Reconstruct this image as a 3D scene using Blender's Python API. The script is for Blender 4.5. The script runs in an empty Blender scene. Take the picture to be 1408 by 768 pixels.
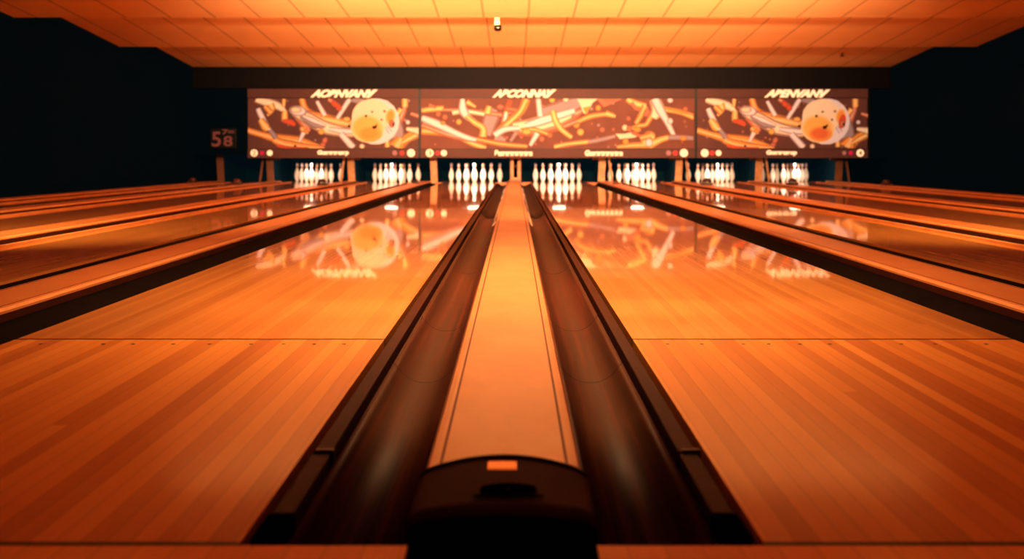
import bpy, bmesh, math, random
from mathutils import Vector
random.seed(7)
sc = bpy.context.scene
COL = sc.collection
F = 1359.0; H = 0.52; VX = 707.5; VY = 214.5

# ------------------------------------------------------------------ helpers
def lin(c):
    return tuple(((v/255)/12.92 if v/255 <= 0.04045 else ((v/255+0.055)/1.055)**2.4) for v in c)
def tag(o, label=None, cat=None, group=None, kind=None):
    if label: o['label'] = label
    if cat: o['category'] = cat
    if group: o['group'] = group
    if kind: o['kind'] = kind
    return o
def thing(name, loc, label, cat, group=None):
    o = bpy.data.objects.new(name, None); COL.objects.link(o)
    o.location = loc; o.empty_display_size = 0.1
    return tag(o, label, cat, group)
class MB:
    """collects shapes given in scene coordinates and links them as one mesh object"""
    def __init__(s): s.bm = bmesh.new(); s.mats = []
    def mi(s, m):
        if m not in s.mats: s.mats.append(m)
        return s.mats.index(m)
    def face(s, pts, m):
        vs = [s.bm.verts.new(p) for p in pts]
        f = s.bm.faces.new(vs); f.material_index = s.mi(m); return f
    def box(s, x0, x1, y0, y1, z0, z1, m, bevel=0):
        i = s.mi(m)
        v = [s.bm.verts.new((x, y, z)) for x in (x0, x1) for y in (y0, y1) for z in (z0, z1)]
        fs = []
        for q in ((0,1,3,2), (4,6,7,5), (0,4,5,1), (2,3,7,6), (0,2,6,4), (1,5,7,3)):
            f = s.bm.faces.new([v[k] for k in q]); f.material_index = i; fs.append(f)
        if bevel:
            es = list({e for f in fs for e in f.edges})
            r = bmesh.ops.bevel(s.bm, geom=es, offset=bevel, segments=3, profile=0.6, affect='EDGES')
            for f in r['faces']: f.material_index = i; f.smooth = True
    def prism(s, prof, y0, y1, m, cap=True, segs=1, closed=True, smooth=False):
        """profile of (x,z) points swept along y"""
        i = s.mi(m); rows = []
        for k in range(segs+1):
            y = y0+(y1-y0)*k/segs
            rows.append([s.bm.verts.new((x, y, z)) for x, z in prof])
        n = len(prof)
        for a, b in zip(rows, rows[1:]):
            for j in range(n if closed else n-1):
                f = s.bm.faces.new((a[j], a[(j+1) % n], b[(j+1) % n], b[j])); f.material_index = i; f.smooth = smooth
        if cap and closed:
            for r in (rows[0], rows[-1]):
                f = s.bm.faces.new(r); f.material_index = i
    def lathe(s, prof, c, m, n=28):
        i = s.mi(m); rings = []
        for r, z in prof:
            if r < 1e-5: rings.append([s.bm.verts.new((c[0], c[1], c[2]+z))])
            else: rings.append([s.bm.verts.new((c[0]+r*math.cos(2*math.pi*k/n), c[1]+r*math.sin(2*math.pi*k/n), c[2]+z)) for k in range(n)])
        for a, b in zip(rings, rings[1:]):
            for k in range(n):
                q = [a[k % len(a)], a[(k+1) % len(a)], b[(k+1) % len(b)], b[k % len(b)]]
                u = []
                for v in q:
                    if v not in u: u.append(v)
                if len(u) > 2:
                    f = s.bm.faces.new(u); f.material_index = i; f.smooth = True
    def build(s, name, parent=None, mats=None):
        bmesh.ops.recalc_face_normals(s.bm, faces=s.bm.faces)
        if parent is not None:
            bmesh.ops.translate(s.bm, verts=s.bm.verts, vec=-Vector(parent['_w'] if '_w' in parent else parent.location))
        me = bpy.data.meshes.new(name); s.bm.to_mesh(me); s.bm.free()
        for m in s.mats: me.materials.append(m)
        o = bpy.data.objects.new(name, me); COL.objects.link(o)
        if parent is not None: o.parent = parent
        return o

# ------------------------------------------------------------------ materials
def base(name):
    m = bpy.data.materials.new(name); m.use_nodes = True
    nt = m.node_tree; b = nt.nodes['Principled BSDF']
    return m, nt, b
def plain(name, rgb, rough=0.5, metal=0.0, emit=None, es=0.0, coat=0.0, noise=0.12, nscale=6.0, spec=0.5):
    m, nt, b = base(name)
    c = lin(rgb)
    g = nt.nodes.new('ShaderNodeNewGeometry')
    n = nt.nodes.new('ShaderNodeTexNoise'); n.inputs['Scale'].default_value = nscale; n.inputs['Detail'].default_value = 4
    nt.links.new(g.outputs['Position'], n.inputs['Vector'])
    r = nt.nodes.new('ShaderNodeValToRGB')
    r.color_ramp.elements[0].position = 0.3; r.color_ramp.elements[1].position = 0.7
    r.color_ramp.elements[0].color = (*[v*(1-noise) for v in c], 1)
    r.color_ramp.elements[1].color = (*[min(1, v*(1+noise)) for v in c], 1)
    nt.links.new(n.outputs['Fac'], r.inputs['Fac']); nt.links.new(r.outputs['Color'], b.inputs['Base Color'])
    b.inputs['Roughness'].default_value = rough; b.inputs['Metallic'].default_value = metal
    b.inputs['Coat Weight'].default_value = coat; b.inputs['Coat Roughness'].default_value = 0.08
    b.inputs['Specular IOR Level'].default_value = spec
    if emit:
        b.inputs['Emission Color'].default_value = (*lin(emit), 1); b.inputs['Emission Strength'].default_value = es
    return m
def math_node(nt, op, a, b=None, c=None):
    n = nt.nodes.new('ShaderNodeMath'); n.operation = op
    for i, v in enumerate((a, b, c)):
        if v is None: continue
        if isinstance(v, (int, float)): n.inputs[i].default_value = v
        else: nt.links.new(v, n.inputs[i])
    return n.outputs[0]
def wood(name, dark, mid, light, bw=0.0272, contrast=1.0, seglen=3.0, coat=1.0, crough=0.035, grain=0.25, seam=0.8):
    m, nt, b = base(name); L = nt.links.new
    g = nt.nodes.new('ShaderNodeNewGeometry'); sx = nt.nodes.new('ShaderNodeSeparateXYZ')
    L(g.outputs['Position'], sx.inputs[0])
    xi = math_node(nt, 'DIVIDE', sx.outputs['X'], bw)
    fl = math_node(nt, 'FLOOR', xi); fr = math_node(nt, 'FRACT', xi)
    w1 = nt.nodes.new('ShaderNodeTexWhiteNoise'); w1.noise_dimensions = '1D'; L(fl, w1.inputs['W'])
    ys = math_node(nt, 'ADD', sx.outputs['Y'], math_node(nt, 'MULTIPLY', w1.outputs['Value'], seglen*3))
    yf = math_node(nt, 'FLOOR', math_node(nt, 'DIVIDE', ys, seglen))
    cv = nt.nodes.new('ShaderNodeCombineXYZ'); L(fl, cv.inputs[0]); L(yf, cv.inputs[1])
    w2 = nt.nodes.new('ShaderNodeTexWhiteNoise'); w2.noise_dimensions = '3D'; L(cv.outputs[0], w2.inputs['Vector'])
    # grain stretched along the boards
    mp = nt.nodes.new('ShaderNodeMapping'); mp.inputs['Scale'].default_value = (90, 2.2, 1)
    L(g.outputs['Position'], mp.inputs['Vector'])
    n = nt.nodes.new('ShaderNodeTexNoise'); n.inputs['Scale'].default_value = 1.5; n.inputs['Detail'].default_value = 5
    L(mp.outputs[0], n.inputs['Vector'])
    mp2 = nt.nodes.new('ShaderNodeMapping'); mp2.inputs['Scale'].default_value = (5, .5, 1)
    L(g.outputs['Position'], mp2.inputs['Vector'])
    n2 = nt.nodes.new('ShaderNodeTexNoise'); n2.inputs['Scale'].default_value = 1.2; n2.inputs['Detail'].default_value = 3
    L(mp2.outputs[0], n2.inputs['Vector'])
    v = math_node(nt, 'MULTIPLY_ADD', math_node(nt, 'SUBTRACT', w2.outputs['Value'], 0.5), contrast, 0.5)
    v = math_node(nt, 'MULTIPLY_ADD', math_node(nt, 'SUBTRACT', n.outputs['Fac'], 0.5), grain*2, v)
    v = math_node(nt, 'MULTIPLY_ADD', math_node(nt, 'SUBTRACT', n2.outputs['Fac'], 0.5), 0.6, v)
    r = nt.nodes.new('ShaderNodeValToRGB'); e = r.color_ramp.elements
    e[0].position = 0.0; e[0].color = (*lin(dark), 1); e[1].position = 1.0; e[1].color = (*lin(light), 1)
    k = e.new(0.5); k.color = (*lin(mid), 1)
    L(v, r.inputs['Fac'])
    sm = math_node(nt, 'LESS_THAN', math_node(nt, 'ABSOLUTE', math_node(nt, 'SUBTRACT', fr, 0.5)), 0.465)
    sm = math_node(nt, 'MULTIPLY_ADD', sm, 1-seam, seam)
    mx = nt.nodes.new('ShaderNodeVectorMath'); mx.operation = 'SCALE'; L(r.outputs['Color'], mx.inputs[0]); L(sm, mx.inputs['Scale'])
    L(mx.outputs[0], b.inputs['Base Color'])
    b.inputs['Roughness'].default_value = 0.45; b.inputs['Specular IOR Level'].default_value = 0.3
    b.inputs['Coat Weight'].default_value = coat; b.inputs['Coat Roughness'].default_value = crough
    b.inputs['Coat IOR'].default_value = 1.5
    # faint sheen wobble
    n3 = nt.nodes.new('ShaderNodeTexNoise'); n3.inputs['Scale'].default_value = 2.5; L(g.outputs['Position'], n3.inputs['Vector'])
    bp = nt.nodes.new('ShaderNodeBump'); bp.inputs['Strength'].default_value = 0.02; bp.inputs['Distance'].default_value = 0.01
    L(n3.outputs['Fac'], bp.inputs['Height']); L(bp.outputs[0], b.inputs['Coat Normal'])
    return m
M = {}
M['lane'] = wood('lane_wood', (208, 130, 66), (226, 148, 78), (236, 160, 88), contrast=0.8, seglen=6.0, seam=.82, grain=.18)
M['lane_front'] = wood('lane_front_wood', (186, 106, 50), (222, 140, 66), (238, 160, 82), bw=0.0345, contrast=.8, seglen=40.0, seam=.78, crough=.12, grain=.12, coat=.35)
M['deck'] = wood('pin_deck_wood', (160, 92, 50), (180, 104, 58), (196, 118, 66), contrast=0.5, crough=.03)
M['approach'] = wood('approach_wood', (214, 104, 48), (228, 124, 58), (240, 140, 70), bw=0.05, contrast=.6, crough=.12)
M['black'] = plain('black_matt', (6, 12, 14), 0.9, spec=.05)
M['deep'] = plain('deep_black', (3, 3, 4), 1.0, spec=0)
M['void'] = plain('dark_teal_glow', (5, 36, 44), 0.9, emit=(2, 14, 18), es=1, spec=.1)  # faint teal glow put into the colour in place of ambient fill
M['wall'] = plain('dark_wall_glow', (2, 9, 11), 0.95, emit=(1, 8, 11), es=1, spec=.05, nscale=1.2)  # low emission on the walls stands in for dim teal room light
M['soffit'] = plain('soffit_paint', (17, 15, 17), 0.8, spec=.2)
M['plastic'] = plain('brown_black_plastic', (70, 31, 20), 0.7, spec=.1)
M['blackplastic'] = plain('black_plastic', (9, 12, 14), 0.5, spec=.3)
M['rail'] = plain('brown_rail_plastic', (66, 30, 22), 0.6, spec=.12, nscale=20)
M['lightrail'] = plain('tan_rail_plastic', (188, 124, 80), 0.6, spec=.2)
M['groove'] = plain('dark_groove', (110, 42, 20), 0.7)
M['label'] = plain('orange_label_glow', (240, 130, 60), 0.5, emit=(240, 110, 40), es=.5)  # small own glow lifts the orange; the label is no lamp
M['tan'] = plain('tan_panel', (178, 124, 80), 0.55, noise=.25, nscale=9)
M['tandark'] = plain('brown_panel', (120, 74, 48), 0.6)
M['pin'] = plain('white_pin_coating', (246, 240, 232), 0.25, coat=.6, noise=.02)
M['pinband'] = plain('red_pin_band', (190, 70, 66), 0.3)
M['sensor'] = plain('dark_brown_plastic', (44, 26, 22), 0.4)
M['sensorlight'] = plain('tan_brown_plastic', (84, 46, 32), 0.5)
M['lamp'] = plain('lamp_lens', (255, 240, 220), 0.5, emit=(255, 214, 180), es=9, noise=0)
M['camw'] = plain('cream_plastic', (255, 225, 180), 0.5)
M['camb'] = plain('black_gloss', (20, 10, 10), 0.15)
M['sprk'] = plain('brown_metal', (120, 60, 30), 0.4, metal=.6)
# channel: glossy brown plastic with lengthwise scuffs
def channel_mat():
    m, nt, b = base('channel_plastic'); L = nt.links.new
    g = nt.nodes.new('ShaderNodeNewGeometry')
    mp = nt.nodes.new('ShaderNodeMapping'); mp.inputs['Scale'].default_value = (38, .5, 10); L(g.outputs['Position'], mp.inputs['Vector'])
    n = nt.nodes.new('ShaderNodeTexNoise'); n.inputs['Scale'].default_value = 1.6; n.inputs['Detail'].default_value = 6; L(mp.outputs[0], n.inputs['Vector'])
    r = nt.nodes.new('ShaderNodeValToRGB'); e = r.color_ramp.elements
    e[0].position = .3; e[0].color = (*lin((40, 18, 14)), 1); e[1].position = .8; e[1].color = (*lin((112, 50, 34)), 1)
    k = e.new(.55); k.color = (*lin((70, 30, 20)), 1)
    L(n.outputs['Fac'], r.inputs['Fac']); L(r.outputs['Color'], b.inputs['Base Color'])
    rr = math_node(nt, 'MULTIPLY_ADD', n.outputs['Fac'], 0.25, 0.36); L(rr, b.inputs['Roughness'])
    b.inputs['Specular IOR Level'].default_value = .14
    n2 = nt.nodes.new('ShaderNodeTexNoise'); n2.inputs['Scale'].default_value = 7; n2.inputs['Detail'].default_value = 3; L(g.outputs['Position'], n2.inputs['Vector'])
    bp = nt.nodes.new('ShaderNodeBump'); bp.inputs['Strength'].default_value = .12; bp.inputs['Distance'].default_value = .01
    L(n2.outputs['Fac'], bp.inputs['Height']); L(bp.outputs[0], b.inputs['Normal'])
    return m
M['channel'] = channel_mat()
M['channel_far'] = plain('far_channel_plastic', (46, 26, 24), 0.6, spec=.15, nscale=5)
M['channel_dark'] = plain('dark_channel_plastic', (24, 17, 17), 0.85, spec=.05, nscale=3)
def cap_mat():
    m, nt, b = base('divider_cap_plastic'); L = nt.links.new
    g = nt.nodes.new('ShaderNodeNewGeometry')
    mp = nt.nodes.new('ShaderNodeMapping'); mp.inputs['Scale'].default_value = (1.5, 1, 1); L(g.outputs['Position'], mp.inputs['Vector'])
    n = nt.nodes.new('ShaderNodeTexNoise'); n.inputs['Scale'].default_value = 3; n.inputs['Detail'].default_value = 8; n.inputs['Roughness'].default_value = .7; L(mp.outputs[0], n.inputs['Vector'])
    r = nt.nodes.new('ShaderNodeValToRGB'); e = r.color_ramp.elements
    e[0].position = .3; e[0].color = (*lin((200, 126, 76)), 1); e[1].position = .7; e[1].color = (*lin((220, 144, 92)), 1)
    L(n.outputs['Fac'], r.inputs['Fac']); L(r.outputs['Color'], b.inputs['Base Color'])
    b.inputs['Roughness'].default_value = .4
    b.inputs['Coat Weight'].default_value = .3; b.inputs['Coat Roughness'].default_value = .18
    return m
M['cap'] = cap_mat()
def reflection_mat():  # white streaks painted as reflections of pins and lights in the channel
    m, nt, b = base('painted_reflection'); L = nt.links.new
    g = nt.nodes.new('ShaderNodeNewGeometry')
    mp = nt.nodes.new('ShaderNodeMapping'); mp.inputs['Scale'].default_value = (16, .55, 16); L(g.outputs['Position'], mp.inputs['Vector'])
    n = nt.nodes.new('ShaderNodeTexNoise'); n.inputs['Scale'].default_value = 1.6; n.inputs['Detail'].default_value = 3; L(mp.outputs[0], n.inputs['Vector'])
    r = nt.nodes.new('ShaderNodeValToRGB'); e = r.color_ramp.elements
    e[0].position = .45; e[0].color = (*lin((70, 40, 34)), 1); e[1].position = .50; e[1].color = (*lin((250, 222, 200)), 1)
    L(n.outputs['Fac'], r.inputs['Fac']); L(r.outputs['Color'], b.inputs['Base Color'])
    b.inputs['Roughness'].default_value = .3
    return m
M['reflection'] = reflection_mat()
def ceil_mat():
    m, nt, b = base('ceiling_tiles'); L = nt.links.new
    g = nt.nodes.new('ShaderNodeNewGeometry'); s = nt.nodes.new('ShaderNodeSeparateXYZ'); L(g.outputs['Position'], s.inputs[0])
    fx = math_node(nt, 'FRACT', math_node(nt, 'DIVIDE', math_node(nt, 'ADD', s.outputs['X'], 11.105), 0.55))
    lx = math_node(nt, 'LESS_THAN', math_node(nt, 'ABSOLUTE', math_node(nt, 'SUBTRACT', fx, .5)), 0.026)
    fy = math_node(nt, 'FRACT', math_node(nt, 'DIVIDE', math_node(nt, 'ADD', s.outputs['Y'], 20), 0.83))
    ly = math_node(nt, 'LESS_THAN', math_node(nt, 'ABSOLUTE', math_node(nt, 'SUBTRACT', fy, .5)), 0.02)
    n = nt.nodes.new('ShaderNodeTexNoise'); n.inputs['Scale'].default_value = 3; n.inputs['Detail'].default_value = 6; L(g.outputs['Position'], n.inputs['Vector'])
    v = math_node(nt, 'MULTIPLY_ADD', lx, -0.36, 1.0)
    v = math_node(nt, 'MULTIPLY_ADD', ly, -0.07, v)
    v = math_node(nt, 'MULTIPLY', v, math_node(nt, 'MULTIPLY_ADD', n.outputs['Fac'], .12, .94))
    mx = nt.nodes.new('ShaderNodeVectorMath'); mx.operation = 'SCALE'; mx.inputs[0].default_value = lin((240, 196, 140)); L(v, mx.inputs['Scale'])
    L(mx.outputs[0], b.inputs['Base Color']); b.inputs['Roughness'].default_value = .9; b.inputs['Specular IOR Level'].default_value = .1
    return m
M['ceil'] = ceil_mat()
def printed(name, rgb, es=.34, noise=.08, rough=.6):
    return plain(name, tuple(v*.66 for v in rgb), rough, emit=rgb, es=es, noise=noise, nscale=2.5, spec=.2)  # low glow put into the prints so they mirror in the lanes
P = {
 'bg': printed('print_brown', (110, 62, 50), .3, .25), 'bgc': printed('print_warm_brown', (130, 69, 50), .35, .2),
 'bar': printed('header_brown', (104, 58, 46), .3, .1),
 'o': printed('print_orange', (250, 146, 62)), 'c': printed('print_cream', (255, 206, 160)), 'w': printed('print_white', (238, 204, 190)),
 'g': printed('print_grey', (168, 136, 128)), 'p': printed('print_pink', (214, 112, 80)), 'r': printed('print_red', (226, 84, 46)),
 'd': printed('print_dark', (60, 32, 28)), 'y': printed('print_amber', (255, 172, 84)), 's': printed('print_tan', (178, 104, 70)),
 'txt': printed('lettering_cream', (255, 206, 158), .8), 'red': printed('dot_red', (236, 60, 50), .6), 'mag': printed('dot_crimson', (190, 24, 66), .6),
 'pinkdot': printed('dot_pink', (170, 110, 100), .5), 'disp': printed('display_glow', (140, 74, 64), .3),
}

# ------------------------------------------------------------------ lane bank layout
LANE0 = 1.327                       # foul line
LEND = 19.6                         # where the pin decks begin
JOINT = 2.81
CAPS = [-5.9, -4.72, -3.23, -1.77, -0.017, 1.77, 3.23, 4.72, 6.25]
CW = 0.124                          # half width of a divider cap
# gutter widths on the left / right side of each cap
GL = [.21, .21, .21, .2285, .2285, .2285, .2285, .21, .21]
GR = [.2285 if i in (3, 4, 5) else .21 for i in range(9)]
GL[5] = .2285; GL[3] = .2285
CAPNAME = ['leftmost divider beside the dark left wall', 'second divider from the left wall', 'third divider from the left wall',
           'divider left of the large left lane', 'centre divider running toward the viewer', 'divider right of the large right lane',
           'third divider from the right wall', 'second divider from the right wall', 'rightmost divider beside the dark right wall']
def cap_profile(cx):
    a = CW
    p = [(-a, -.06), (-a, .020), (-a+.006, .030), (-a+.016, .0315)]
    q = [(a-.016, .0315), (a-.006, .030), (a, .020), (a, -.06)]
    return [(cx+x, z) for x, z in p+q]
for i, cx in enumerate(CAPS):
    y0 = 1.50 if i == 4 else LANE0+.02
    t = thing('lane_divider', (cx, y0, 0), 'tan plastic topped '+CAPNAME[i], 'lane divider')
    b = MB(); b.prism(cap_profile(cx), y0, LEND-.12, M['cap'], segs=24); b.build('capping', t)
    for s in (-1, 1):
        xg = cx+s*(CW-.024)
        b = MB(); b.box(xg-.0022, xg+.0022, y0+(.0 if i != 4 else .01), LEND-.15, .030, .0322, M['groove']); b.build('groove', t)
        xs = cx+s*(CW+.0015)
        b = MB(); b.box(min(xs, cx+s*CW), max(xs, cx+s*CW), y0, LEND-.15, -.055, .012, M['plastic']); b.build('side_skirt', t)
# gutters
def gutter(x0, x1, label, rail_side=0, light_rail=0):
    """channel between x0 and x1 (x0<x1); rail_side: side where the lane is"""
    t = thing('gutter', ((x0+x1)/2, LANE0, -.06), label, 'gutter')
    xa, xb = x0+.006, x1-.006
    if rail_side: 
        if rail_side < 0: xa = x0+.058
        else: xb = x1-.058
    prof = []
    n = 14; dep = .052
    for k in range(n+1):
        u = k/n; x = xa+(xb-xa)*u
        z = -.012-dep*(1-abs(2*u-1)**2.4)
        prof.append((x, z))
    prof += [(xb, -.078), (xa, -.078)]
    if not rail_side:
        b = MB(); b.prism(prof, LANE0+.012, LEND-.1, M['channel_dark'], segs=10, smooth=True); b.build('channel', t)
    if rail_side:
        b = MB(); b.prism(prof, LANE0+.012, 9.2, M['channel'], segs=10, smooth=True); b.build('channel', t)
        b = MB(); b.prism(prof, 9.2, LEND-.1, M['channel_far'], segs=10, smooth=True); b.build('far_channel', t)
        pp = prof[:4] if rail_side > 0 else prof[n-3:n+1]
        b = MB(); b.prism([(x, z+.002) for x, z in pp]+[(x, z-.003) for x, z in reversed(pp)], 8.0, 17.0, M['reflection'], segs=20); b.build('reflection_strip', t)  # strip beside the cap carries the painted pin reflections
        # seams across the channel as thin raised joints
        for y in (2.55, 3.3, 4.9):
            b = MB(); pr = [(x, z+.0006) for x, z in prof[:n+1]]
            b.prism(pr+[(x, z-.0008) for x, z in reversed(pr)], y, y+.006, M['blackplastic']); b.build('channel_seam', t)
        e = x0 if rail_side < 0 else x1; s = 1 if rail_side < 0 else -1
        a, c = sorted((e+s*.014, e+s*.046))
        b = MB(); b.box(a, c, LANE0+.12, 1.735, -.055, -.002, M['rail'], .002)
        b.box(a, c, 1.75, LEND-.3, -.055, -.002, M['rail'], .002); b.build('bumper_rail', t)
        b = MB(); b.box(a-.004, c+.004, LANE0+.012, LANE0+.115, -.055, .0, M['deep'], .004); b.build('rail_end_block', t)
        b = MB(); b.box(a+.004, c+.006, 1.736, 1.749, -.03, .004, M['sensorlight'], .002); b.build('rail_clip', t)
    if light_rail:
        e = x0 if light_rail < 0 else x1; s = 1 if light_rail < 0 else -1
        a, c = sorted((e+s*.002, e+s*.03))
        b = MB(); b.box(a, c, LANE0+.02, LEND-.2, -.055, .016, M['lightrail'], .003); b.build('edge_rail', t)
    return t
side = ['left', 'right']
lanes = []
LN = ['narrow far left lane beside the dark wall', 'third lane left of the centre strip', 'second lane left of the centre strip', 'large lane left of the centre strip',
      'large lane right of the centre strip', 'second lane right of the centre strip', 'third lane right of the centre strip', 'far right lane beside the dark wall']
for i, cx in enumerate(CAPS):
    if i > 0:
        rs = -1 if i == 4 else 0
        lr = 0 if i in (3, 4) else (-1 if i > 5 else 0)
        gutter(cx-CW-GL[i], cx-CW, 'dark gutter on left side of the '+CAPNAME[i], rs, lr)
    if i < 8:
        rs = 1 if i == 4 else 0
        lr = 0 if i in (4, 5) else (1 if i < 3 else 0)
        gutter(cx+CW, cx+CW+GR[i], 'dark gutter on right side of the '+CAPNAME[i], rs, lr)
for i in range(8):
    x0 = CAPS[i]+CW+GR[i]; x1 = CAPS[i+1]-CW-GL[i+1]
    t = thing('bowling_lane', ((x0+x1)/2, LANE0, -.08), 'polished orange boards of the '+LN[i], 'bowling lane')
    b = MB(); b.box(x0, x1, JOINT+.006, LEND, -.08, 0, M['lane']); b.build('lane_bed', t)
    b = MB(); b.box(x0, x1, LANE0+.006, JOINT-.006, -.08, 0, M['lane_front']); b.build('front_boards', t)
    b = MB(); b.box(x0, x1, JOINT-.006, JOINT+.006, -.02, .0003, M['blackplastic']); b.build('joint_strip', t)
    b = MB(); b.box(x0, x1, LANE0-.006, LANE0+.006, -.02, .0003, M['blackplastic']); b.build('foul_line_strip', t)
    if i in (3, 4):
        xs = [56, 142, 183, 238, 288, 345, 390, 432, 473] if i == 3 else [918, 965, 1022, 1057, 1100, 1141, 1239, 1286, 1356]
        for px in xs:
            X = (px-VX)*2.735/F
            b = MB(); n = 12; r = .0062
            vs = [b.bm.verts.new((X+r*math.cos(2*math.pi*k/n), 2.735+r*1.0*math.sin(2*math.pi*k/n), .0006)) for k in range(n)]
            f = b.bm.faces.new(vs); f.material_index = b.mi(M['blackplastic']); b.build('marker_dot', t)
    lanes.append((x0, x1))

# end cover of the centre divider: curved hood with label and hand slot
t = thing('end_cover', (CAPS[4], 1.42, -.06), 'dark brown plastic end cover with orange label and hand slot on the centre strip', 'end cover')
cx = CAPS[4]
b = MB(); im = b.mi(M['plastic'])
NX = 24; yf = lambda u: 1.575-.068*u*u          # arched far edge
rows = []
def zc(v):                                      # v 0 far .. 1 near
    return .036-.006*v if v < .66 else .032-.17*((v-.66)/.34)**1.3
for j in range(21):
    v = j/20; row = []
    for k in range(NX+1):
        u = -1+2*k/NX
        y = yf(u)+(1.27-yf(u))*v
        row.append(b.bm.verts.new((cx+u*(CW+.004), y, zc(v)+.004*(1-u*u)-.010*max(0, abs(u)-.9)*10*.6)))
    rows.append(row)
for j_, (r0, r1) in enumerate(zip(rows, rows[1:])):
    for k in range(NX):
        f = b.bm.faces.new((r0[k], r0[k+1], r1[k+1], r1[k])); f.smooth = True; f.material_index = im if j_ < 14 else b.mi(M['black'])
# skirt
for rr in (rows[0], rows[-1], [r[0] for r in rows], [r[-1] for r in rows]):
    low = [b.bm.verts.new((v.co.x, v.co.y, -.13)) for v in rr]
    for k in range(len(rr)-1):
        f = b.bm.faces.new((rr[k], rr[k+1], low[k+1], low[k])); f.material_index = b.mi(M['black'])
b.build('hood', t)
# raised dark lip along the arched edge
b = MB(); iml = b.mi(M['blackplastic'])
pr = []
for k in range(NX+1):
    u = -1+2*k/NX; y = yf(u); z = .040+.004*(1-u*u)-.006*max(0, abs(u)-.9)*10
    pr.append([b.bm.verts.new((cx+u*(CW+.004), y+dy, z+dz)) for dy, dz in ((.005, -.008), (.005, .0), (-.001, .0005), (-.002, -.006))])
for a, c in zip(pr, pr[1:]):
    for k in range(3):
        f = b.bm.faces.new((a[k], a[k+1], c[k+1], c[k])); f.material_index = iml
b.build('lip', t)
b = MB(); b.box(-.0418, .0035, 1.518, 1.552, .036, .0418, M['label'], .002); o = b.build('label_plate', t); o['label'] = 'small orange rectangular label'
b = MB()
def slot(b, y0, y1, w0, w1, z, m):
    n = 10; pts = []
    for k in range(n+1):
        u = -1+2*k/n; pts.append((cx+.008+u*w1, y1-(y1-y0)*.35*u*u, z))
    pts = [(cx+.008-w0, y0, z)]+pts+[(cx+.008+w0, y0, z)]
    b.face(pts, m)
slot(b, 1.415, 1.452, .042, .038, .0404, M['deep']); slot(b, 1.392, 1.408, .051, .049, .0398, M['deep'])
b.build('hand_slot', t)
b = MB(); b.box(cx+.006, cx+.010, 1.421, 1.424, .040, .0412, M['rail']); b.build('screw', t)
# dark front block under the cover
b = MB(); prof = []
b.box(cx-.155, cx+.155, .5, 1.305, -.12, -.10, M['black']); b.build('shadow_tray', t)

# approach floor (two wooden halves with the notch between)
for x0, x1, s in ((-6.2, -.143, 'left'), (.110, 7.2, 'right')):
    b = MB(); b.box(x0, x1, -3.0, LANE0-.006, -.08, 0, M['approach'])
    o = b.build('floor', None)
    tag(o, kind='structure'); o['label'] = 'wooden approach boards on the %s in front of the lanes' % s
# sub floor / walls / ceiling
def struct(name, b, label=None):
    o = b.build(name, None); tag(o, label, kind='structure'); return o
XL, XR = -6.16, 7.20
b = MB(); b.box(XL-.2, XR+.2, -3, 22, -.22, -.125, M['black']); struct('floor', b)
b = MB(); b.box(XL-.2, XL, -3, 22, -.22, 3.0, M['wall']); struct('wall_left', b)
b = MB(); b.box(XR, XR+.2, -3, 22, -.22, 3.0, M['wall']); struct('wall_right', b)
b = MB(); b.box(XL-.2, XR+.2, 21.4, 21.6, -.22, 3.0, M['void']); struct('wall_back', b)
b = MB(); b.box(CAPS[8]+CW+.02, XR, LANE0, 19.6, -.125, -.02, M['black']); struct('trim_1', b)
ZF, ZN = 2.224, 2.224+.0885*3.3
edges = [18.91, 15.42, 12.157, 8.86, 5.56, 2.26, -1.0, -3.0]
b = MB()
for a, c in zip(edges, edges[1:]):
    zn = ZF+.0885*(a-c)
    b.face([(XL, a, ZF), (XR, a, ZF), (XR, c, zn), (XL, c, zn)], M['ceil'])
    b.face([(XL, c, zn), (XR, c, zn), (XR, c, ZF), (XL, c, ZF)], M['ceil'])
b.box(XL, XR, -3, 19, 2.62, 2.7, M['wall'])
struct('ceiling', b)
b = MB(); b.box(XL, XR, 18.915, 19.35, 1.822, 2.62, M['soffit']); struct('trim_2', b)

# ------------------------------------------------------------------ masking units with printed graphics
MY = 19.0
def wx(px, D=MY): return (px-VX)*D/F
def wz(py, D=MY): return H+(VY-py)*D/F
def catmull(pts, n=7):
    if len(pts) < 3: 
        (a, b_) = pts; return [(a[0]+(b_[0]-a[0])*k/n, a[1]+(b_[1]-a[1])*k/n) for k in range(n+1)]
    P_ = [pts[0]]+list(pts)+[pts[-1]]; out = []
    for i in range(1, len(P_)-2):
        p0, p1, p2, p3 = P_[i-1:i+3]
        for k in range(n):
            t = k/n
            out.append(tuple(.5*(2*p1[d]+(p2[d]-p0[d])*t+(2*p0[d]-5*p1[d]+4*p2[d]-p3[d])*t*t+(-p0[d]+3*p1[d]-3*p2[d]+p3[d])*t**3) for d in (0, 1)))
    out.append(pts[-1]); return out
RGBS = {'bg': (110, 62, 50), 'bgc': (130, 69, 50), 'o': (250, 146, 62), 'c': (255, 206, 160), 'w': (238, 204, 190), 'g': (168, 136, 128), 'p': (214, 112, 80),
        'r': (226, 84, 46), 'd': (60, 32, 28), 'y': (255, 172, 84), 's': (178, 104, 70), 'hi': (255, 226, 190)}
def mixp(a, c, t):
    k = a+'_'+c+'_%d' % round(t*100)
    if k not in P: P[k] = printed('print_blend', tuple(u*(1-t)+v*t for u, v in zip(RGBS[a], RGBS[c])))
    return k
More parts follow.
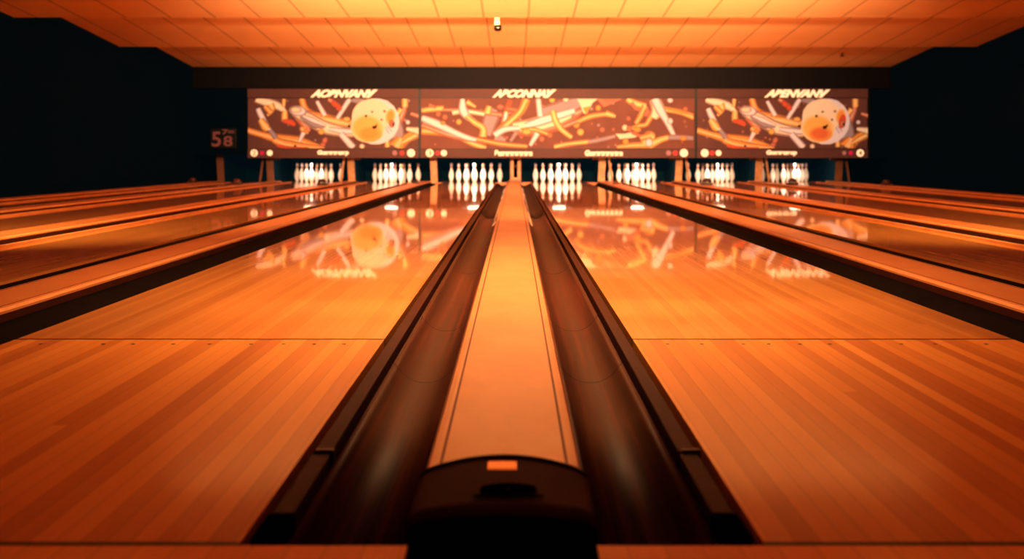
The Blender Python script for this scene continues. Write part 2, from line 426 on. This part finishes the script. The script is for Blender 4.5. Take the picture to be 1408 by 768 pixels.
class Art:
    def __init__(s, xlo, xhi, bg='bg'): s.b = MB(); s.l = 0; s.xlo = xlo; s.xhi = xhi; s.bg = bg
    def cl(s, x, y): return (min(max(x, s.xlo), s.xhi), min(max(y, 135.6), 203.6))
    def pt(s, x, y):
        x, y = s.cl(x, y); return (wx(x), MY-.003-s.l*.00012, wz(y))
    def streak(s, c, pts, ws):
        s._streak(mixp(c, s.bg, .55), pts, [w*1.35+1.0 for w in ws])
        s._streak(c, pts, ws)
        if c in 'coywp' and max(ws) >= 4: s._streak(mixp(c, 'hi', .45), pts, [w*.38 for w in ws])
    def _streak(s, c, pts, ws):
        s.l += 1; L = catmull(pts); n = len(L); m = s.b.mi(P[c]); prev = None
        for k, (x, y) in enumerate(L):
            a = L[max(0, k-1)]; d = L[min(n-1, k+1)]
            tx, ty = d[0]-a[0], d[1]-a[1]; q = math.hypot(tx, ty) or 1
            u = k/(n-1)*(len(ws)-1); j = min(int(u), len(ws)-2); w = (ws[j]+(ws[j+1]-ws[j])*(u-j))/2
            nx, ny = -ty/q*w, tx/q*w
            cur = (s.b.bm.verts.new(s.pt(x+nx, y+ny)), s.b.bm.verts.new(s.pt(x-nx, y-ny)))
            if prev:
                f = s.b.bm.faces.new((prev[0], prev[1], cur[1], cur[0])); f.material_index = m
            prev = cur
    def blob(s, c, x, y, rx, ry=None, rot=0, n=18):
        ry = ry or rx
        if c != 'd' and rx < 12: s._blob(mixp(c, s.bg, .5), x, y, rx*1.2+.6, ry*1.2+.6, rot, n)
        s._blob(c, x, y, rx, ry, rot, n)
    def _blob(s, c, x, y, rx, ry, rot=0, n=18):
        s.l += 1
        pts = []
        for k in range(n):
            a = 2*math.pi*k/n; ex, ey = rx*math.cos(a), ry*math.sin(a)
            pts.append(s.pt(x+ex*math.cos(rot)-ey*math.sin(rot), y+ex*math.sin(rot)+ey*math.cos(rot)))
        s.b.face(pts, P[c])
    def poly(s, c, pts):
        s.l += 1; s.b.face([s.pt(*p) for p in pts], P[c])
def side_art(ox, xlo, xhi, seed):
    A = Art(xlo, xhi); S = lambda c, pts, ws: A.streak(c, [(x+ox, y) for x, y in pts], ws)
    B = lambda c, x, y, rx, ry=None, rot=0: A.blob(c, x+ox, y, rx, ry, rot)
    rnd = random.Random(seed)
    for k in range(26): B(rnd.choice('ssppg'), rnd.uniform(344, 572), rnd.uniform(138, 202), rnd.uniform(.5, 1.4))
    # lower orange sweep
    S('o', [(340, 179), (360, 185), (380, 190), (410, 195), (446, 203)], [6, 6, 9, 12, 1]); S('o', [(376, 192), (400, 200), (440, 203)], [6, 10, 3])
    S('r', [(381, 200), (400, 203.4), (425, 203.4)], [2, 3, 1])
    B('d', 406, 200.5, 2, 1.4)
    # left pin-like stroke
    S('w', [(355, 149), (360, 160), (370, 177), (379, 189)], [5, 6, 3.5, 5]); S('y', [(358, 164), (365, 174), (369, 178)], [5, 9, 5]); S('g', [(371, 178), (380, 190)], [4, 5])
    # top-left splash
    S('c', [(352, 137), (368, 141), (383, 146), (393, 154)], [5, 9, 8, 3]); S('y', [(372, 143), (374, 150), (368, 159)], [7, 6, 2]); S('o', [(364, 146), (373, 155)], [4, 6])
    S('y', [(391, 136), (390, 147)], [4, 3]); S('y', [(392, 152), (392, 164), (398, 167)], [5, 7, 3]); S('r', [(389, 166), (400, 168), (406, 172)], [2, 6, 3])
    # central broad shard
    S('o', [(415, 135), (420, 150), (430, 156)], [6, 7, 5])
    S('p', [(408, 160), (418, 170), (426, 180)], [6, 8, 3])
    S('o', [(420, 156), (445, 162), (470, 168), (484, 169)], [7, 9, 9, 4]); S('y', [(440, 163), (462, 167), (480, 171)], [6, 8, 5])
    S('c', [(404, 153), (424, 163), (450, 176), (486, 183)], [8, 13, 13, 8]); S('g', [(413, 160), (432, 170), (447, 175)], [2, 8, 1]); S('w', [(412, 157), (430, 165), (449, 173)], [1, 5, 1])
    B('w', 410, 152.5, 10, 5.5, .12); B('c', 407, 151, 6, 3)
    S('w', [(452, 177), (470, 180), (486, 181)], [3, 6, 5])
    B('y', 418, 178, 4, 4); S('y', [(414, 176), (424, 183)], [4, 3]); B('y', 442, 181, 3.4, 3); B('o', 421, 180, 2.6, 2)
    B('y', 477, 164, 4, 2.5); B('d', 480, 173, 2, 1.5)
    # crossing sticks
    S('w', [(436, 139), (447, 159)], [3.5, 5]); S('w', [(481, 136), (464, 163)], [5, 4]); S('w', [(418, 182), (412, 194)], [5, 3]); S('w', [(469, 184), (486, 203)], [6, 7])
    S('p', [(452, 136), (466, 147), (467, 152)], [4, 5, 2]); B('r', 460, 143, 4, 2.5, .8); B('r', 466, 148, 3, 3)
    S('g', [(484, 136), (500, 140)], [6, 8])
    B('p', 447, 193, 2.5, 3.5, .5); B('p', 444, 199, 3, 2); B('c', 498, 201, 2.6, 2.6)
    # right figure and sweeps
    S('p', [(556, 136), (556, 150), (548, 170), (549, 190)], [5, 5, 8, 10]); S('y', [(557, 136), (557, 147)], [6, 6]); S('y', [(552, 150), (546, 158), (545, 163)], [6, 4, 7])
    S('g', [(546, 165), (549, 182), (545, 198)], [6, 10, 16]); S('o', [(578, 182), (560, 190), (548, 203)], [10, 9, 10]); S('o', [(552, 190), (545, 203)], [8, 20]); S('y', [(578, 183), (564, 190), (552, 197)], [4, 5, 2])
    S('c', [(559, 177), (570, 179), (579, 181)], [3, 6, 10]); B('w', 561, 168, 2.2, 2.2); S('p', [(565, 156), (577, 160)], [3, 4]); S('y', [(532, 188), (533, 202)], [4, 5])
    # ball
    B('w', 516.5, 166.5, 33, 32.2); B('c', 511, 160, 27, 24)
    for q in range(7):
        t_ = q/6; A._blob(mixp('c', 'y', .15+.85*t_), ox+505.5, 176.5, 23.5-6*t_, 19.5-5*t_, .15)
    for q in range(5):
        t_ = q/4; A._blob(mixp('y', 'r' if seed == 3 else 'o', (.2+.8*t_)*(.7 if seed == 3 else 1)), ox+509-1*t_, 184-.5*t_, 17-7*t_, 11-5*t_, 0)
    for q in range(4):
        t_ = q/3; A._blob(mixp('c', 'o', .3+.7*t_), ox+537, 160, 7-3*t_, 11-4*t_, .2)
    if seed == 3: A._blob('r', ox+539, 167, 5, 10, .2)
    B('d', 503.5, 159.5, 1.9, 1.8); B('d', 512, 153.7, 1.6, 1.3); B('d', 515, 175, 3.2, 2.4); B('d', 525, 164.5, 1.7, 1.3); B('d', 518, 172.5, 1.5, 1.5); B('s', 529, 153, 1, 1)
    B('p', 539, 170, 3, 4); B('d', 541, 171, 1.4, 2.5); S('w', [(531, 174), (537, 182)], [2, 3.5])
    return A
def mid_art():
    A = Art(579.5, 953, 'bgc'); S = A.streak; B = A.blob; rnd = random.Random(5)
    for k in range(46): B(rnd.choice('sspppg'), rnd.uniform(585, 950), rnd.uniform(138, 202), rnd.uniform(.6, 1.6))
    S('g', [(668, 185), (676, 160), (680, 150)], [12, 16, 6]); S('g', [(680, 190), (694, 196)], [14, 10]); S('g', [(581, 170), (598, 178), (612, 181)], [6, 8, 2])
    S('o', [(580, 180), (605, 182), (630, 187), (648, 196), (668, 204)], [7, 6, 6, 6, 4]); S('y', [(630, 188), (652, 198), (668, 203)], [3, 5, 4])
    S('p', [(580, 172), (620, 186), (665, 194), (725, 202)], [3, 5, 5, 4])
    S('w', [(580, 162), (600, 170), (625, 182), (645, 190), (662, 193)], [6, 8, 6, 5, 2]); S('o', [(655, 191), (690, 198), (725, 201)], [3, 4, 3])
    S('y', [(580, 152), (595, 150), (610, 149)], [4, 5, 5]); S('p', [(590, 144), (600, 148)], [3, 2]); S('p', [(608, 151), (640, 152), (690, 158)], [2, 4, 4]); S('c', [(622, 155), (640, 153), (666, 157)], [5, 4, 4])
    S('w', [(636, 136), (637, 152), (645, 162), (660, 172)], [4, 9, 6, 3]); S('y', [(642, 140), (654, 147)], [5, 2]); S('y', [(641, 159), (652, 168), (664, 176), (664, 188)], [3, 5, 6, 8])
    S('y', [(673, 146), (670, 156)], [5, 8]); B('y', 631, 167.5, 2.8, 2.8); B('p', 603, 156.5, 2.4, 2.6); B('p', 612, 161, 2.6, 2.6); B('o', 609, 169, 2.6, 1.8); B('p', 688, 147, 3.4, 2.4)
    S('r', [(702, 138), (696, 152)], [4, 5]); S('y', [(694, 174), (695, 165), (696, 153)], [7, 7, 4]); S('w', [(693, 170), (696, 155)], [3, 4])
    S('p', [(696, 149), (712, 152)], [3, 3])
    S('o', [(724, 136), (717, 152), (700, 168), (684, 182)], [8, 7, 8, 6]); S('y', [(722, 140), (714, 155), (696, 172), (690, 178)], [4, 4, 5, 4])
    # broad pale sweep
    S('p', [(706, 176), (735, 176), (770, 166), (800, 152)], [14, 16, 18, 4]); S('g', [(745, 156), (772, 150), (796, 140)], [12, 18, 12]); S('c', [(705, 174), (735, 172), (762, 164), (786, 158)], [8, 15, 17, 5]); S('w', [(722, 173), (745, 166), (790, 152)], [5, 9, 6])
    S('w', [(680, 186), (694, 178), (714, 176)], [7, 6, 4]); S('w', [(740, 136), (743, 160)], [5, 6]); S('w', [(739, 183), (729, 200)], [6, 3.5]); S('g', [(710, 182), (702, 194)], [4, 3])
    S('o', [(716, 180), (735, 178), (757, 186)], [5, 4, 3]); B('y', 724, 181, 5, 3); B('p', 745, 191, 2.5, 2.8); B('p', 756, 186, 2.5, 2.2); B('y', 759, 137.5, 3, 2.6); B('c', 778, 137, 3, 2.6)
    S('y', [(760, 152), (764, 166), (772, 178), (786, 189)], [5, 6, 5, 4])
    A.poly('c', [(793, 136), (822, 136), (815, 141), (810, 150), (806, 157), (802, 155), (797, 143)]); A.poly('o', [(801, 148), (812, 146), (806, 158)]); A.poly('p', [(820, 136), (855, 136), (838, 144), (830, 147)]); A.poly('s', [(826, 136), (850, 136), (834, 141)])
    B('o', 822.5, 148.5, 2.7, 3); B('p', 789, 161, 2.6, 2.4); B('o', 792.5, 171.5, 3.4, 3.6); B('y', 798, 181.5, 3.6, 3.6); B('p', 828, 178.5, 2.4, 2.4)
    S('p', [(775, 174), (795, 166), (808, 161)], [4, 4, 4]); S('o', [(795, 167), (812, 160), (836, 156.5)], [4, 5, 4]); S('y', [(833, 156), (846, 160)], [6, 3])
    S('p', [(762, 202), (790, 197), (812, 194)], [5, 5, 4]); S('y', [(762, 202), (780, 198), (808, 195)], [4, 3, 4]); S('g', [(810, 195), (830, 191), (846, 187)], [4, 4, 3])
    S('y', [(862, 136), (872, 142), (888, 146)], [5, 7, 5]); S('p', [(868, 141), (874, 149), (880, 151)], [3, 3, 2]); S('o', [(887, 146), (880, 160), (874, 170)], [7, 5, 4]); B('p', 889, 155, 3, 4.5, .5)
    S('o', [(870, 178), (878, 173), (888, 171), (895, 160), (900, 154)], [7, 4, 4, 5, 7]); B('c', 859, 175.5, 3, 3.2); B('p', 865, 177, 3, 3); B('p', 864, 163, 2, 2); B('o', 876, 178, 4, 3)
    A.poly('c', [(846, 184), (858, 184), (868, 182), (880, 186), (872, 189), (852, 191)]); S('p', [(868, 182), (882, 188)], [2, 3])
    S('y', [(912, 150), (935, 154), (954, 161)], [5, 5, 6]); S('o', [(912, 148), (930, 152), (954, 158)], [2, 2, 2])
    S('c', [(899, 136), (904, 150), (898, 162)], [10, 14, 7]); S('w', [(900, 136), (908, 152), (916, 166), (926, 186)], [9, 9, 6, 4]); B('w', 921, 166.5, 3, 3.4)
    S('o', [(848, 202), (870, 200), (895, 199)], [3, 6, 7]); S('y', [(885, 198), (893, 188), (899, 190)], [8, 12, 5]); S('o', [(880, 190), (895, 186)], [5, 7]); S('y', [(892, 200), (908, 192), (925, 188), (936, 189)], [8, 6, 4, 3])
    S('g', [(918, 189), (938, 189), (954, 190)], [4, 5, 4]); B('w', 892, 196, 4, 4.5); B('o', 939, 190, 3.2, 2.6); B('o', 860, 194.5, 3, 3.6); B('w', 921, 138, 3, 2.6); B('p', 942, 150, 2.3, 2.3)
    return A
def text_mesh(name, body, x0, x1, y0, y1, m, parent, depth_y, shear=0.0, bold=0.02, sub=None):
    """flat lettering fitted into the box x0..x1, z y0..y1 (scene coordinates) on a plane facing the viewer"""
    cu = bpy.data.curves.new(name, 'FONT'); cu.body = body; cu.shear = shear; cu.offset = bold; cu.extrude = 0.004; cu.space_character = .92
    tmp = bpy.data.objects.new('tmp', cu); COL.objects.link(tmp)
    dg = bpy.context.evaluated_depsgraph_get(); dg.update()
    me = bpy.data.meshes.new_from_object(tmp.evaluated_get(dg))
    bpy.data.objects.remove(tmp)
    xs = [v.co.x for v in me.vertices]; ys = [v.co.y for v in me.vertices]
    ax, bx_, ay, by = min(xs), max(xs), min(ys), max(ys)
    pl = Vector(parent.location)
    for v in me.vertices:
        X = x0+(v.co.x-ax)/(bx_-ax)*(x1-x0); Z = y0+(v.co.y-ay)/(by-ay)*(y1-y0); Y = depth_y-v.co.z
        v.co = Vector((X, Y, Z))-pl
    me.materials.clear(); me.materials.append(m)
    o = bpy.data.objects.new(name, me); COL.objects.link(o); o.parent = sub or parent
    return o
def masking(x0, x1, label, art, bgm, head, foots, marks):
    t = thing('masking_unit', ((wx(x0)+wx(x1))/2, MY, wz(217)), label, 'masking unit')
    X0, X1 = wx(x0)+.012, wx(x1)-.012
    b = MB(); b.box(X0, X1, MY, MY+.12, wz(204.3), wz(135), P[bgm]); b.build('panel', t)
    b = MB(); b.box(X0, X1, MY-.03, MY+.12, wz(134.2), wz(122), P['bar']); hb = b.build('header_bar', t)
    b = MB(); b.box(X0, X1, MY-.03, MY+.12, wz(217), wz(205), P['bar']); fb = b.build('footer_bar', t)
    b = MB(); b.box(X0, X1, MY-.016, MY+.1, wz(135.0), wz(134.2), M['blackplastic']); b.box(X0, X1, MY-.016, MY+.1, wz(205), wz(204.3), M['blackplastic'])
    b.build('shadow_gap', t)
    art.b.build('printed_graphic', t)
    for (tx, a, c) in head:
        text_mesh('lettering', tx, wx(a), wx(c), wz(134.2), wz(123.2), P['txt'], t, MY-.04, shear=.45, bold=.06, sub=hb)
        b = MB()
        q = [(c-16, 134.4), (c-11, 134.4), (c+1, 123.2), (c-5, 123.2)]
        b.face([(wx(p), MY-.045, wz(r)) for p, r in q], P['txt']); b.build('lettering_stroke', t).parent = hb
    for (tx, a, c) in foots:
        text_mesh('lettering', tx, wx(a), wx(c), wz(214.3), wz(206.2), P['txt'], t, MY-.04, shear=.1, bold=.07, sub=fb)
    for (px, r, m, ch) in marks:
        b = MB(); n = 20
        b.face([(wx(px)+r*.0715**0*math.cos(2*math.pi*k/n)*MY/F, MY-.034, wz(210.2)+r*math.sin(2*math.pi*k/n)*MY/F) for k in range(n)], P[m])
        d = b.build('round_marker', t)
        if ch: text_mesh('numeral', ch, wx(px-2.4), wx(px+2.4), wz(213.4), wz(207), P['s'], t, MY-.037, bold=.01, sub=d)
    b = MB(); b.box(X1-.008, X1+.034, MY-.034, MY+.12, wz(217), wz(122), M['blackplastic']); b.build('end_strip', t)
    return t
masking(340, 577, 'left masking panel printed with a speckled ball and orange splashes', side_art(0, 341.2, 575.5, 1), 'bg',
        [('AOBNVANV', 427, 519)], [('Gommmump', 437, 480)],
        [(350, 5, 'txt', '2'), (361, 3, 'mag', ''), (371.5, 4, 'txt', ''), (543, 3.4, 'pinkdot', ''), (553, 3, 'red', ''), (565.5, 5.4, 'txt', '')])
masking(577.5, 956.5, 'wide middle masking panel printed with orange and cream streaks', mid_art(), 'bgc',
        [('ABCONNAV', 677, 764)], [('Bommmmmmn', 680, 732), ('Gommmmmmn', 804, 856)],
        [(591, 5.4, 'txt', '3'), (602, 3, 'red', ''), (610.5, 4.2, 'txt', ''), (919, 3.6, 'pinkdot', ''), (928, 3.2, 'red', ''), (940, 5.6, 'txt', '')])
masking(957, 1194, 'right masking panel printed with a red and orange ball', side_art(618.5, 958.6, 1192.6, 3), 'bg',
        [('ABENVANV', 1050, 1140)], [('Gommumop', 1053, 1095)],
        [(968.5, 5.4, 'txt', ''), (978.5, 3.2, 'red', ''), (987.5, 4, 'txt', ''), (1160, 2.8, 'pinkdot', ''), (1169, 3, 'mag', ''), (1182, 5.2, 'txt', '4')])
# dark end panels beside the graphics
b = MB(); b.box(XL, wx(340)-.01, MY+.02, MY+.12, wz(213), 1.822, M['wall']); struct('trim_3', b)
b = MB(); b.box(wx(1194)+.03, XR, MY+.02, MY+.12, wz(217), 1.822, M['wall']); struct('trim_4', b)
# small wall display on the left
t = thing('score_display', (wx(308), MY, wz(203)), 'small dark display with glowing reddish digits left of the graphic panels', 'display')
b = MB(); b.box(wx(290), wx(326), MY-.06, MY+.02, wz(204), wz(176), M['blackplastic'], .01); b.build('housing', t)
text_mesh('digit', '5', wx(292.5), wx(305), wz(201.5), wz(181), P['disp'], t, MY-.062, bold=.02)
text_mesh('digit', '8', wx(308.5), wx(321), wz(201), wz(187), P['disp'], t, MY-.062, bold=.02)
text_mesh('digit', '7=', wx(306.5), wx(323.5), wz(185), wz(178), P['disp'], t, MY-.062, bold=.02)

# ------------------------------------------------------------------ kickback posts at the end of the dividers
POST = [(-5.82, -1), (-4.84, -1), (-3.24, -1), (-1.61, -1), (.02, 0), (1.74, 1), (3.26, 1), (4.84, 1), (6.42, 1)]
PN = ['thin brown post at the far end of the leftmost divider', 'brown kickback post at the far end of the second divider from the left wall', 'tan kickback post between the two left pin sets',
      'tan kickback post left of the pins on the large left lane', 'broad tan centre post with dark marking plate at the end of the centre strip', 'tan kickback post right of the pins on the large right lane',
      'tan kickback post between the second and third pin sets right of centre', 'tan kickback post between the third and fourth pin sets right of centre', 'brown kickback post right of the last pin set']
PY = 19.50
for i, (x, s) in enumerate(POST):
    t = thing('kickback_post', (x, PY, 0), PN[i], 'post')
    w = .112 if i == 4 else .068
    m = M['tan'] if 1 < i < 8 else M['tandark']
    b = MB()
    lean = s*.03
    z1 = .56
    vs = [(x-w-lean, -.02), (x+w-lean, -.02), (x+w+lean*0, z1), (x-w, z1)]
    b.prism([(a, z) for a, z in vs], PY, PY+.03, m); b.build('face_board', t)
    b = MB(); b.box(x-.03, x+.03, PY+.031, 21.3, -.05, .62, M['void']); b.build('side_wall', t)
    if i == 4:
        b = MB(); b.box(x-.036, x+.036, PY-.012, PY, .10, .46, M['deep'], .006); b.build('marking_plate', t)
        text_mesh('numeral', '3', x-.014, x+.014, .30, .36, M['tandark'], t, PY-.014, bold=.0)
        b = MB(); b.box(x-w, x+w, PY-.006, PY, -.02, .05, M['tandark']); b.build('foot_board', t)
        b = MB(); b.box(x-w, x-w+.016, PY-.008, PY, -.02, z1, M['tandark']); b.box(x+w-.016, x+w, PY-.008, PY, -.02, z1, M['tandark']); b.build('edge_strip', t)
    elif i != 3 and i != 0:
        xo = x+s*.17
        b = MB(); b.prism([(xo-.022+s*.02, 0), (xo+.022+s*.02, 0), (xo+.022-s*.05, .5), (xo-.022-s*.05, .5)], PY+.005, PY+.04, m); b.build('slanted_strip', t)
        b = MB(); b.box(min(x-s*.2, x), max(x-s*.2, x), PY+.005, PY+.03, .44, .5, M['tandark']); b.build('top_bracket', t)

# ------------------------------------------------------------------ pin decks, pins and pin lights
SETS = [(-4.06, 'third lane left of centre'), (-2.45, 'second lane left of centre'), (-.81, 'large lane left of centre'), (.886, 'large lane right of centre'),
        (2.44, 'second lane right of centre'), (4.06, 'third lane right of centre'), (5.60, 'far right lane')]
prof = [(0, 0), (.0255, 0), (.0285, .004), (.036, .019), (.0498, .057), (.0575, .086), (.0605, .114), (.0592, .149), (.0516, .184), (.0400, .213), (.0312, .238), (.0262, .254), (.0232, .272), (.0234, .288), (.0262, .305), (.0300, .327), (.0322, .343), (.0312, .358), (.0262, .371), (.016, .378), (0, .381)]
pd = MB(); pd.lathe(prof, (0, 0, 0), M['pin']); bm_me = None
pin_root = thing('bowling_pin', (0, 0, 0), 'x', 'bowling pin'); bo = pd.build('pin_body', pin_root)
pd = MB(); pd.lathe([(.0240, .262), (.0238, .272), (.0240, .280)], (0, 0, 0), M['pinband'])
pd.lathe([(.0244, .290), (.0262, .298), (.0270, .304)], (0, 0, 0), M['pinband']); nb = pd.build('neck_band', pin_root)
POS = [('front point', 0, 0), ('left of second row', -.5, 1), ('right of second row', .5, 1), ('left of third row', -1, 2), ('middle of third row', 0, 2), ('right of third row', 1, 2),
       ('far left of back row', -1.5, 3), ('inner left of back row', -.5, 3), ('inner right of back row', .5, 3), ('far right of back row', 1.5, 3)]
first = True
for si, (x, ln) in enumerate(SETS):
    for nm, c, r in POS:
        if first: p = pin_root; first = False
        else:
            p = pin_root.copy(); COL.objects.link(p)
            for ch in (bo, nb):
                q = ch.copy(); COL.objects.link(q); q.parent = p
        sp = .335 if si == 2 else .30
        p.location = (x+c*sp*(1.0)+random.uniform(-.004, .004), 19.78+r*.25, 0)
        p['label'] = 'white pin, %s, rack on the %s' % (nm, ln); p['group'] = 'bowling pins on the '+ln
DECKX = [p[0] for p in POST]
for si, (x, ln) in enumerate([(-5.3, 'narrow far left lane')]+SETS):
    a, c = DECKX[si]+.035, DECKX[si+1]-.035
    b = MB(); b.box(a, c, LEND+.003, 21.35, -.08, 0, M['deck'])
    o = b.build('pin_deck', None); tag(o, 'short wooden pin deck at the far end of the '+ln, 'pin deck')
for si, (x, ln) in enumerate(SETS):
    t = thing('pin_light', (x, 19.7, .53), 'small lamp above the pins of the '+ln, 'lamp')
    b = MB(); b.box(x-.25, x+.25, 19.66, 19.74, .497, .60, M['blackplastic']); b.build('housing', t)
    b = MB(); n = 20
    b.face([(x+.13*math.cos(2*math.pi*k/n), 19.655, .508+.019*math.sin(2*math.pi*k/n)) for k in range(n)], M['lamp']); b.build('lens', t)
# sensor boxes on the dividers near the pin decks
SENS = [(0, 18.1, 1, .07), (1, 16.8, 1, .075), (2, 16.6, 0, .075), (3, 17.7, 0, .055), (5, 17.2, 2, .05), (6, 16.6, 0, .085), (7, 16.8, 0, .08), (8, 16.6, 1, .07)]
for i, y, k, r in SENS:
    cx = CAPS[i]; m = [M['sensor'], M['sensorlight'], M['sensorlight']][k]
    t = thing('ball_sensor', (cx, y, .03), 'small domed box near far end of '+CAPNAME[i], 'sensor')
    b = MB(); b.box(cx-r*1.05, cx+r*1.05, y-.09, y+.09, .031, .031+r*.5, m, .01)
    b.build('base_box', t)
    b = MB(); b.lathe([(r*.95, r*.5+.02), (r*.95, r*.9), (r*.8, r*1.25), (r*.45, r*1.5), (0, r*1.58)], (cx, y, .02), m, 20); b.build('dome', t)

# ceiling camera and sprinkler
def ceil_z(y):
    for a, c in zip(edges, edges[1:]):
        if c <= y <= a: return ZF+.0885*(a-y)
    return ZF
yc = 13.3; xc = (683.5-VX)*yc/F; zc_ = ceil_z(yc)
t = thing('security_camera', (xc, yc, zc_), 'small black camera on a cream bracket under the ceiling tiles', 'camera')
b = MB(); b.box(xc-.035, xc+.035, yc-.03, yc+.03, zc_-.13, zc_+.02, M['camw'], .006); b.build('bracket', t)
b = MB(); b.lathe([(0, 0), (.035, .005), (.052, .03), (.054, .06), (.045, .085), (0, .09)], (xc+.01, yc, zc_-.215), M['camb'], 20); b.build('dome', t)
ys = 17.55; xs_ = (1158-VX)*ys/F; zs = ceil_z(ys)
t = thing('sprinkler', (xs_, ys, zs), 'small brown sprinkler head on the right side of the ceiling', 'sprinkler')
b = MB(); b.lathe([(0, -.06), (.03, -.055), (.035, -.03), (.015, -.02), (.012, .0), (.06, .002), (.06, .01), (0, .01)], (xs_, ys, zs), M['sprk'], 16); b.build('head', t)
for k in range(5):
    a = k*2*math.pi/5+.3
    b = MB(); d = (math.cos(a), math.sin(a))
    b.face([(xs_-d[1]*.012, ys+d[0]*.012, zs-.05), (xs_+d[0]*.14, ys+d[1]*.14, zs-.075), (xs_+d[1]*.012, ys-d[0]*.012, zs-.05)], M['sprk']); b.build('deflector_arm', t)

# ------------------------------------------------------------------ lights
def area(name, loc, aim, sx, sy, power, rgb, spread=180):
    l = bpy.data.lights.new(name, 'AREA'); l.shape = 'RECTANGLE'; l.size = sx; l.size_y = sy; l.energy = power; l.color = rgb; l.spread = math.radians(spread)
    o = bpy.data.objects.new(name, l); COL.objects.link(o); o.location = loc
    o.rotation_euler = (Vector(aim)-Vector(loc)).to_track_quat('-Z', 'Y').to_euler(); return o
def spot(name, loc, aim, power, rgb, ang, blend=1, r=.15):
    l = bpy.data.lights.new(name, 'SPOT'); l.energy = power; l.color = rgb; l.spot_size = math.radians(ang); l.spot_blend = blend; l.shadow_soft_size = r
    o = bpy.data.objects.new(name, l); COL.objects.link(o); o.location = loc
    o.rotation_euler = (Vector(aim)-Vector(loc)).to_track_quat('-Z', 'Y').to_euler(); return o
WARM = (1.0, .62, .29)
spot('lane_lamp', (0, 3.9, 2.15), (0, 4.1, 0), 420, WARM, 118, 1, .25)
spot('far_lane_fill', (0, 6.0, 2.15), (0, 12.5, 0), 800, WARM, 84)  # unseen spot added to brighten the far lane boards
for s in (-1, 1): spot('side_lane_lamp', (s*2.0, 5.0, 2.15), (s*4.4, 8.5, 0), 800, (1.0, .62, .25), 95)
area('ceiling_fill', (.35, 7.5, 1.85), (.35, 18.0, 2.3), 6.5, .12, 255, (1.0, .61, .34), 52)  # unseen strip above the view, added to light the ceiling
spot('panel_lamp', (.2, 7.5, 2.15), (.35, 19.0, 1.25), 60, (1.0, .66, .44), 50)  # extra unseen spot put in to light the printed panels
for k, yy in enumerate(edges[1:3]):
    area('ceiling_bounce_fill', (.3, yy+.06, ZF+.05), (.3, yy+1.2, ZF+.32), 7.5, .04, 120, (1.0, .60, .34))  # added strips stand in for light bounced up at the ceiling drops
for si, (x, ln) in enumerate(SETS):
    area('pin_lamp', (x, 19.45, .62), (x, 20.1, .12), .6, .08, 13 if 1 < si < 5 else 9, (1.0, .84, .72), 160)
w = bpy.data.worlds.new('world'); sc.world = w; w.use_nodes = True
w.node_tree.nodes['Background'].inputs[0].default_value = (.10, .55, .62, 1); w.node_tree.nodes['Background'].inputs[1].default_value = .02

# ------------------------------------------------------------------ camera
cam = bpy.data.cameras.new('camera'); co = bpy.data.objects.new('camera', cam); COL.objects.link(co)
co.location = (0, 0, H); co.rotation_euler = (math.radians(90), 0, 0)
cam.sensor_width = 36; cam.lens = 36*F/1408
cam.shift_y = -(384-VY)/1408; cam.shift_x = -(VX-704)/1408
cam.clip_start = .05; cam.clip_end = 60
cam.dof.use_dof = True; cam.dof.focus_distance = 3.6; cam.dof.aperture_fstop = 3.2
sc.camera = co
sc.view_settings.view_transform = 'Standard'; sc.view_settings.look = 'Medium High Contrast'; sc.view_settings.exposure = 0.3
